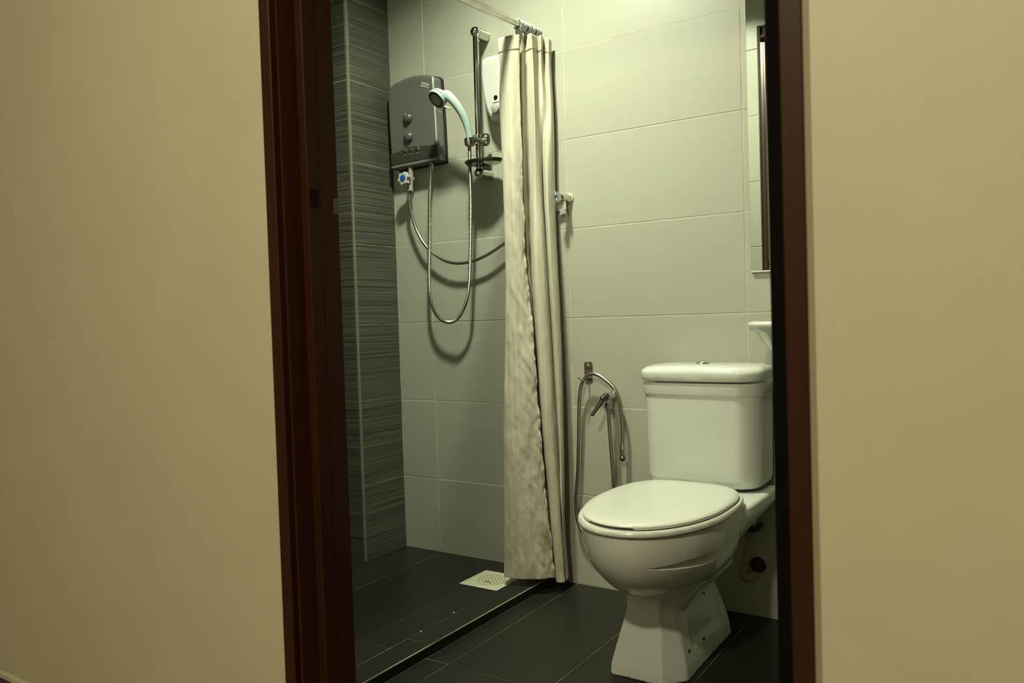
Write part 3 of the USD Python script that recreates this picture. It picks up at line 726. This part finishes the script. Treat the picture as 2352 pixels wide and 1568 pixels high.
gtm, slm = tri(gt), cat_([box(x - 0.0027, x + 0.0027, cy_ - h + 0.0002, cy_ + h - 0.0002, ZS + 0.0004, ZS + 0.0026) for x, h in slots])
gtm.apply_transform(turn)
slm.apply_transform(turn)
part(fd, 'grate', gtm, M['drain'], 30)
part(fd, 'slot_dirt', slm, M['slot'], smooth=False, label='dirty slots of the grate')
part(fd, 'hair_tuft', tube(spline([(cx_ - 0.006, cy_ - 0.034, ZS + 0.0045), (cx_ + 0.004, cy_ - 0.030, ZS + 0.0065), (cx_ + 0.013, cy_ - 0.034, ZS + 0.006), (cx_ + 0.021, cy_ - 0.038, ZS + 0.0045)], 0.002), 0.0009, 6), M['hair'], label='small tuft of hair')
for x, y, lb in ((0.4364, -0.4862, 'tiny white crumb on the shower floor, nearer the drain'), (0.4410, -0.6467, 'tiny white crumb on the shower floor, nearer the viewer')):
    single('crumb', tri(hullof(ball((x, y, ZS + 0.0022), 0.0018, 8), ball((x + 0.0022, y + 0.001, ZS + 0.0018), 0.0012, 8))), M['crumb'], lb, 'crumb', group='white crumbs on the shower floor')

# ------------------------------------------------------------------ wall tap by the curtain
wt = thing('wall_tap', 'small chrome wall tap with a blue dot beside the curtain', 'tap', (0.605, 0, 1.30))
part(wt, 'flange', lathe([(0, 0), (0.0195, 0), (0.0195, 0.003), (0.016, 0.006), (0, 0.006)], (0.606, -0.0004, 1.303), (0, -1, 0)), M['cream'], 40)
part(wt, 'body', cat_([lathe([(0, 0), (0.015, 0), (0.0145, 0.012), (0.011, 0.018), (0.011, 0.050), (0, 0.050)], (0.606, -0.005, 1.303), (0, -1, -0.02)), rod((0.604, -0.030, 1.298), (0.570, -0.0185, 1.270), 0.0075, 16)]), M['chrome'], 50)
lv = part(wt, 'lever', tri(hullof(ball((0.6055, -0.046, 1.302), 0.0085, 18), ball((0.5955, -0.073, 1.3185), 0.004, 14), ball((0.602, -0.073, 1.288), 0.006, 14), ball((0.596, -0.070, 1.301), 0.008, 14))), M['chrome'], 50)
part(lv, 'blue_dot', lathe([(0, 0), (0.0065, 0), (0.006, 0.0015), (0, 0.002)], (0.6010, -0.0775, 1.3025), (0.25, -0.95, 0.05)), M['blue_dark'], label='blue dot')
part(wt, 'fork', cat_([rod((0.601, -0.046, 1.290), (0.5975, -0.046, 1.266), 0.0065, 12, 0.005), rod((0.614, -0.044, 1.290), (0.6165, -0.044, 1.262), 0.005, 12, 0.0035), rod((0.600, -0.045, 1.287), (0.615, -0.044, 1.287), 0.006, 12)]), M['white_plastic'], 40)

# ------------------------------------------------------------------ bidet hose, hook, valve
hk = thing('wall_hook', 'small rusty steel hook plate screwed to the tiles', 'hook', (0.663, 0, 0.72))
part(hk, 'plate', extrude_xz(Polygon([(0.648, 0.690), (0.677, 0.690), (0.678, 0.745), (0.674, 0.7515), (0.652, 0.7515), (0.648, 0.747)]), -0.0004, -0.0028), M['rust'], 30)
part(hk, 'screw', lathe([(0, 0), (0.0075, 0), (0.0068, 0.0025), (0.003, 0.004), (0, 0.0043)], (0.6615, -0.0028, 0.7375), (0, -1, 0), 20), M['chrome'])
part(hk, 'prong', cat_([tube(spline([(0.663, -0.002, 0.699), (0.6635, -0.022, 0.694), (0.660, -0.045, 0.694), (0.653, -0.055, 0.703)], 0.003), 0.0026, 8), rod((0.648, -0.004, 0.699), (0.677, -0.004, 0.699), 0.004, 12)]), M['chrome'], 50)
bh = [(0.6115, -0.0205, 0.240), (0.620, -0.022, 0.356), (0.629, -0.024, 0.461), (0.635, -0.026, 0.564), (0.642, -0.028, 0.645), (0.654, -0.030, 0.684), (0.673, -0.032, 0.706), (0.694, -0.035, 0.7145), (0.717, -0.037, 0.7105), (0.746, -0.038, 0.694),
      (0.773, -0.037, 0.670), (0.789, -0.036, 0.633), (0.796, -0.033, 0.579), (0.797, -0.031, 0.515), (0.7945, -0.030, 0.480)]
loopb = [(0.755, -0.045, 0.600), (0.757, -0.045, 0.545), (0.760, -0.045, 0.486), (0.764, -0.045, 0.408), (0.767, -0.044, 0.310), (0.750, -0.038, 0.220), (0.710, -0.031, 0.172), (0.662, -0.026, 0.165), (0.627, -0.022, 0.190)]
bo = thing('bidet_hose', 'ribbed steel bidet hose hung over the wall hook beside the toilet', 'hose', (0.7, 0, 0.45))
part(bo, 'hose', tube(spline(loopb + bh, 0.0017), 0.0065, 10, 0.0008), M['steel'], 60)
part(bo, 'end_nut', cat_([rod((0.7945, -0.030, 0.492), (0.794, -0.030, 0.470), 0.0085, 16, 0.0095), rod((0.794, -0.030, 0.471), (0.7938, -0.030, 0.452), 0.0095, 8)]), M['chrome'], 30)
part(bo, 'brass_tip', cat_([tri(ball((0.7937, -0.030, 0.441), 0.0105, 24)), rod((0.7938, -0.030, 0.453), (0.7937, -0.030, 0.444), 0.008, 18)]), M['bronze'], 50, label='brownish round brass tip')
av = thing('angle_valve', 'chrome angle valve with a long dark lever beside the toilet tank', 'valve', (0.755, 0, 0.64))
part(av, 'body', cat_([lathe([(0, 0), (0.017, 0), (0.016, 0.004), (0.0115, 0.007), (0.0115, 0.056), (0, 0.056)], (0.757, -0.0004, 0.643), (0, -1, 0)), rod((0.756, -0.046, 0.642), (0.755, -0.046, 0.618), 0.0085, 18), tri(ball((0.757, -0.052, 0.643), 0.0118, 20))]), M['brushed'], 50)
part(av, 'nut', rod((0.755, -0.0458, 0.621), (0.755, -0.0455, 0.602), 0.0125, 6), M['chrome'], 20)
part(av, 'lever', cat_([tri(hullof(ball((0.755, -0.058, 0.645), 0.0115, 18), ball((0.750, -0.072, 0.638), 0.0105, 18))), tri(hullof(ball((0.750, -0.072, 0.636), 0.0085, 16), ball((0.7215, -0.092, 0.588), 0.0062, 16)))]), M['lever'], 50, label='dark grey lever')

# ------------------------------------------------------------------ toilet
TX = 1.100
to = thing('toilet', 'white ceramic close-coupled toilet with the lid down', 'toilet', (TX, -0.35, ZF))


def soft(m, length, n=10):
    t = tri(m.refine_to_length(length))
    trimesh.smoothing.filter_taubin(t, lamb=0.5, nu=0.52, iterations=n)
    return t


def egg(z, yf, yb, hw, dz=0.004, x=TX, wide=0.46, nb=3.2, nf=2.05, n=56):
    """Points of a horizontal egg section: front tip yf, back yb, half width hw, widest at the fraction wide from the back."""
    ym = yb + (yf - yb) * wide
    pts = []
    for k in range(n):
        a = 2 * math.pi * k / n
        c, s = math.cos(a), math.sin(a)
        e = nf if s < 0 else nb
        px = hw * np.sign(c) * abs(c) ** (2 / e)
        py = (ym - yf) * np.sign(s) * abs(s) ** (2 / e) if s < 0 else (yb - ym) * np.sign(s) * abs(s) ** (2 / e)
        pts.append((x + px, ym + py, z))
    return pts


def loft(sections):
    hs = [m3.Manifold.hull_points(np.array(a + b)) for a, b in zip(sections[:-1], sections[1:])]
    return m3.Manifold.batch_boolean(hs, m3.OpType.Add)


BX = TX + 0.012
prof = np.array([(0.402, -0.752, -0.235, 0.174, 0), (0.385, -0.752, -0.235, 0.175, 0), (0.345, -0.746, -0.230, 0.171, 0), (0.300, -0.722, -0.220, 0.159, 0), (0.265, -0.688, -0.210, 0.142, 0),
                 (0.235, -0.645, -0.200, 0.120, -0.003), (0.212, -0.598, -0.195, 0.098, -0.006), (0.195, -0.550, -0.190, 0.074, -0.010)])[::-1]
pf = CubicSpline(prof[:, 0], prof[:, 1:])
bowl = loft([egg(z, *pf(z)[:3], x=BX + pf(z)[3]) for z in np.linspace(0.402, 0.195, 26)])
FXC = TX - 0.010


def foot_sec(z, yf, yb, xl, xf, xr, ch):
    """Foot outline: left edge xl, front right corner xf, right edge xr (chamfered by ch in depth)."""
    return [(xl + 0.004, yf, z), (xf, yf - 0.003, z), (xr, yf + ch, z), (xr, yb - 0.02, z), (xr - 0.02, yb, z), (xl + 0.02, yb, z), (xl - 0.004, yb - 0.02, z), (xl - 0.002, yf + 0.02, z)]


foot = loft([foot_sec(ZF, -0.564, -0.148, 0.997, 1.141, 1.186, 0.055), foot_sec(0.020, -0.562, -0.150, 0.999, 1.140, 1.184, 0.055), foot_sec(0.07, -0.555, -0.160, 1.012, 1.137, 1.174, 0.050), foot_sec(0.140, -0.545, -0.185, 1.032, 1.132, 1.158, 0.046),
             foot_sec(0.165, -0.538, -0.195, 1.036, 1.126, 1.152, 0.046), foot_sec(0.21, -0.530, -0.205, 1.030, 1.130, 1.156, 0.045)])
# hollow flanks behind the front block, with the trapway showing in them
for s in (-1, 1):
    x = FXC + s * 0.118
    pocket = hullof(ball((x, -0.425, 0.075), 0.042, 24), ball((x, -0.235, 0.070), 0.042, 24), ball((x - s * 0.012, -0.440, 0.175), 0.042, 24), ball((x - s * 0.012, -0.26, 0.175), 0.042, 24), ball((x + s * 0.05, -0.33, 0.12), 0.03, 16))
    foot = foot - pocket
trap = hullof(ball((FXC, -0.44, 0.20), 0.088, 28), ball((FXC, -0.30, 0.215), 0.086, 28)) + hullof(ball((FXC, -0.30, 0.20), 0.075, 24), ball((FXC, -0.25, 0.06), 0.052, 24))
for s in (-1, 1):
    trap = trap + hullof(ball((FXC + s * 0.070, -0.500, 0.232), 0.034, 24), ball((FXC + s * 0.092, -0.38, 0.246), 0.050, 24), ball((FXC + s * 0.090, -0.27, 0.246), 0.050, 24))
shelf = hullof(*[ball((x, y, z), 0.012, 16) for x in (TX - 0.165, TX + 0.180) for y in (-0.035, -0.285) for z in (0.385, 0.372)], *[ball((x, -0.42, 0.30), 0.02, 12) for x in (TX - 0.12, TX + 0.135)],
               *[ball((x, -0.40, 0.235), 0.02, 12) for x in (TX - 0.06, TX + 0.07)], *[ball((x, -0.50, 0.378), 0.015, 12) for x in (TX - 0.13, TX + 0.15)])
slit = m3.Manifold()
for s in (-1, 1):
    path = [(0.070, -0.7165, 0.3305, 0.0015), (0.101, -0.687, 0.330, 0.006), (0.128, -0.648, 0.3285, 0.010), (0.150, -0.594, 0.326, 0.013), (0.164, -0.540, 0.325, 0.015), (0.176, -0.44, 0.325, 0.017), (0.180, -0.33, 0.325, 0.017)]
    bl_ = [ball((BX + s * x, y, z), q_, 18) for x, y, z, q_ in path]
    for a, b in zip(bl_[:-1], bl_[1:]):
        slit = slit + hullof(a, b)
pan = soft((bowl - slit) + foot + trap + shelf, 0.006, 9)
pan.vertices[:, 2] = np.maximum(pan.vertices[:, 2], ZF)
part(to, 'bowl', pan, M['ceramic'], True)

def tank_section(z, hw, yf, r, yb=-0.014):
    pts = []
    for sx, y, a0, rr in ((1, yb - 0.01, 0, 0.01), (-1, yb - 0.01, math.pi / 2, 0.01), (-1, yf + r, math.pi, r), (1, yf + r, 1.5 * math.pi, r)):
        for a in np.linspace(a0, a0 + math.pi / 2, 17):
            pts.append((TX + sx * (hw - rr) + rr * math.cos(a), y + rr * math.sin(a), z))
    pts += [(TX + hw * k, yf, z) for k in np.linspace(-0.6, 0.6, 9)]
    # a slight bow of the front
    return [(x, y - 0.006 * (1 - ((x - TX) / hw) ** 2) * np.clip((yb - y) / (yb - yf), 0, 1) ** 2, z) for x, y, z in pts]


tank = loft([tank_section(0.4055, 0.160, -0.168, 0.052), tank_section(0.412, 0.168, -0.177, 0.058), tank_section(0.430, 0.1715, -0.180, 0.062), tank_section(0.668, 0.1755, -0.182, 0.064)]) + \
    loft([tank_section(0.664, 0.1755, -0.182, 0.064), tank_section(0.672, 0.1795, -0.186, 0.066), tank_section(0.7035, 0.1800, -0.187, 0.066)])
part(to, 'tank', tri(tank), M['ceramic'], 35)
lid = loft([tank_section(0.7085, 0.178, -0.185, 0.064), tank_section(0.7115, 0.1835, -0.191, 0.067), tank_section(0.730, 0.1840, -0.192, 0.067), tank_section(0.740, 0.1815, -0.189, 0.068, -0.018), tank_section(0.7475, 0.172, -0.178, 0.070, -0.024), tank_section(0.7520, 0.158, -0.162, 0.07, -0.032), tank_section(0.7545, 0.12, -0.130, 0.07, -0.045)])
tl = part(to, 'tank_lid', tri(lid), M['ceramic'], 40)
part(tl, 'flush_button', lathe([(0, 0), (0.0205, 0), (0.0215, 0.002), (0.019, 0.0055), (0.011, 0.0085), (0, 0.0092)], (TX - 0.004, -0.098, 0.7535), (0, 0, 1), 36), M['chrome'], 50, label='round chrome flush button')

seat = loft([egg(0.4045, -0.757, -0.238, 0.176, x=BX), egg(0.4085, -0.7615, -0.234, 0.1805, x=BX), egg(0.4150, -0.7615, -0.234, 0.1805, x=BX), egg(0.4195, -0.757, -0.236, 0.1765, x=BX)])
seat = seat - m3.Manifold.hull_points(np.array(egg(0.39, -0.68, -0.32, 0.105, x=BX) + egg(0.4192, -0.68, -0.32, 0.105, x=BX)))
part(to, 'seat', tri(seat), M['seat'], 35, label='closed white toilet seat')
cover = loft([egg(0.4205, -0.745, -0.246, 0.1660, x=BX), egg(0.4222, -0.7485, -0.244, 0.1695, x=BX), egg(0.4280, -0.7490, -0.244, 0.1700, x=BX), egg(0.4318, -0.746, -0.247, 0.1670, x=BX), egg(0.4345, -0.735, -0.252, 0.158, x=BX), egg(0.4362, -0.705, -0.27, 0.143, x=BX), egg(0.4370, -0.65, -0.30, 0.11, x=BX)])
notch = hullof(*[ball((x, y, 0.4190), 0.007, 12) for x in (BX - 0.070, BX + 0.041) for y in (-0.80, -0.72)])
part(to, 'seat_cover', tri(cover - notch), M['seat'], 35, label='white seat cover with a finger notch at the front')
for sx in (-1, 1):
    part(to, 'hinge', rbox(BX + sx * 0.07 - 0.022, BX + sx * 0.07 + 0.022, -0.240, -0.200, 0.392, 0.4185, 0.008), M['seat'], 40)
for (x, y, z) in ((1.1776, -0.4734, 0.0518), (1.1777, -0.3665, 0.0446)):
    part(to, 'bolt_mark', tri(m3.Manifold.sphere(1.0, 20).scale((0.0028, 0.0085, 0.0050)).translate((x - 0.0008, y, z))), M['bolt_rust'], True, label='rust-stained bolt hole on the foot')

part(to, 'glaze_chip', tri(hullof(ball((1.1578, -0.305, 0.146), 0.0022, 10), ball((1.1575, -0.300, 0.138), 0.0016, 10))), M['bolt_rust'], True, label='small dark chip in the glaze of the foot')
# inlet pipe on the right, behind the toilet
ip = thing('inlet_pipe', 'cream inlet pipe with a dark clip behind the toilet on the right', 'pipe', (1.2, 0, 0.12))
part(ip, 'pipe', tube(spline([(1.232, -0.050, 0.350), (1.227, -0.050, 0.320), (1.215, -0.050, 0.271), (1.200, -0.050, 0.204), (1.188, -0.050, 0.150), (1.185, -0.050, 0.128), (1.190, -0.048, 0.115), (1.200, -0.040, 0.112), (1.208, -0.022, 0.116), (1.209, -0.004, 0.118)], 0.004), 0.0105, 16), M['pipe'], 60)
part(ip, 'elbow', tri(hullof(ball((1.196, -0.048, 0.117), 0.014, 20), ball((1.204, -0.034, 0.117), 0.015, 20))), M['pipe'], 50)
part(ip, 'clip', cat_([lathe([(0.0108, -0.009), (0.0135, -0.009), (0.0135, 0.009), (0.0108, 0.009)], (1.214, -0.050, 0.268), (0.22, 0, 1), 24), box(1.218, 1.236, -0.052, -0.0005, 0.262, 0.272, 0.001)]), M['black'], 40, label='dark pipe clip')
part(ip, 'red_flange', lathe([(0, 0), (0.024, 0), (0.022, 0.006), (0.014, 0.012), (0, 0.012)], (1.216, -0.0005, 0.145), (0, -1, 0)), M['dark_red'], 40, label='dark red wall flange')

# ------------------------------------------------------------------ mirror and basin at the right edge of the opening
mr = thing('wall_mirror', 'frameless wall mirror with a bright lower rail at the right edge of the opening', 'mirror', (1.45, 0, 1.02))
MX0, MX1, MZ0, MZ1 = 1.2165, 1.66, 1.0215, 1.90
gl = box(MX0, MX1, -0.0075, -0.0040, MZ0, MZ1, 0.0012)
gl.vertices[:, 1] -= (gl.vertices[:, 0] - MX0) * 0.0022
part(mr, 'glass', gl, M['mirror'], smooth=False, label='silvered glass')
part(mr, 'backing', box(MX0 - 0.0006, MX1 + 0.0006, -0.0030, -0.0004, MZ0, MZ1), M['print'], smooth=False)
part(mr, 'lower_rail', box(MX0 + 0.001, MX1 + 0.001, -0.0095, -0.0004, MZ0 - 0.0030, MZ0 + 0.0012, 0.0006), M['rail'], smooth=False, label='bright metal lower rail')

bs = thing('wash_basin', 'white wall-hung wash basin partly hidden behind the right door jamb', 'wash basin', (1.50, 0, 0.72))
WX = 1.478


def bsec(z, hw, yf, n=2.6, yb=-0.006, m=60):
    ym = yb + (yf - yb) * 0.42
    out = []
    for k in range(m):
        a = 2 * math.pi * k / m
        c, s = math.cos(a), math.sin(a)
        e = 2.2 if s < 0 else 3.5
        out.append((WX + hw * np.sign(c) * abs(c) ** (2 / e), ym + ((ym - yf) if s < 0 else (yb - ym)) * np.sign(s) * abs(s) ** (2 / e), z))
    return out


outer = loft([bsec(0.700, 0.085, -0.19), bsec(0.755, 0.130, -0.27), bsec(0.810, 0.172, -0.335), bsec(0.850, 0.196, -0.375), bsec(0.855, 0.208, -0.388), bsec(0.868, 0.213, -0.394), bsec(0.8745, 0.211, -0.392), bsec(0.8780, 0.204, -0.384)])
inner = loft([bsec(0.752, 0.07, -0.20, yb=-0.11), bsec(0.79, 0.125, -0.28, yb=-0.09), bsec(0.84, 0.170, -0.34, yb=-0.075), bsec(0.885, 0.186, -0.362, yb=-0.07)])
part(bs, 'bowl', tri(outer - inner), M['ceramic'], 35)
part(bs, 'waste', tube(np.vstack([[(WX, -0.2, 0.702), (WX, -0.2, 0.62)], spline([(WX, -0.2, 0.54), (WX, -0.195, 0.505), (WX, -0.165, 0.475), (WX, -0.13, 0.475), (WX, -0.085, 0.50), (WX, -0.04, 0.51), (WX, -0.001, 0.51)], 0.008)]), 0.017, 18), M['chrome'], 60)
part(bs, 'tap', cat_([rod((WX, -0.05, 0.876), (WX, -0.05, 0.975), 0.014, 20), tube(spline([(WX, -0.05, 0.95), (WX, -0.11, 0.965), (WX, -0.16, 0.945)], 0.006), 0.009, 12)]), M['chrome'], 40)
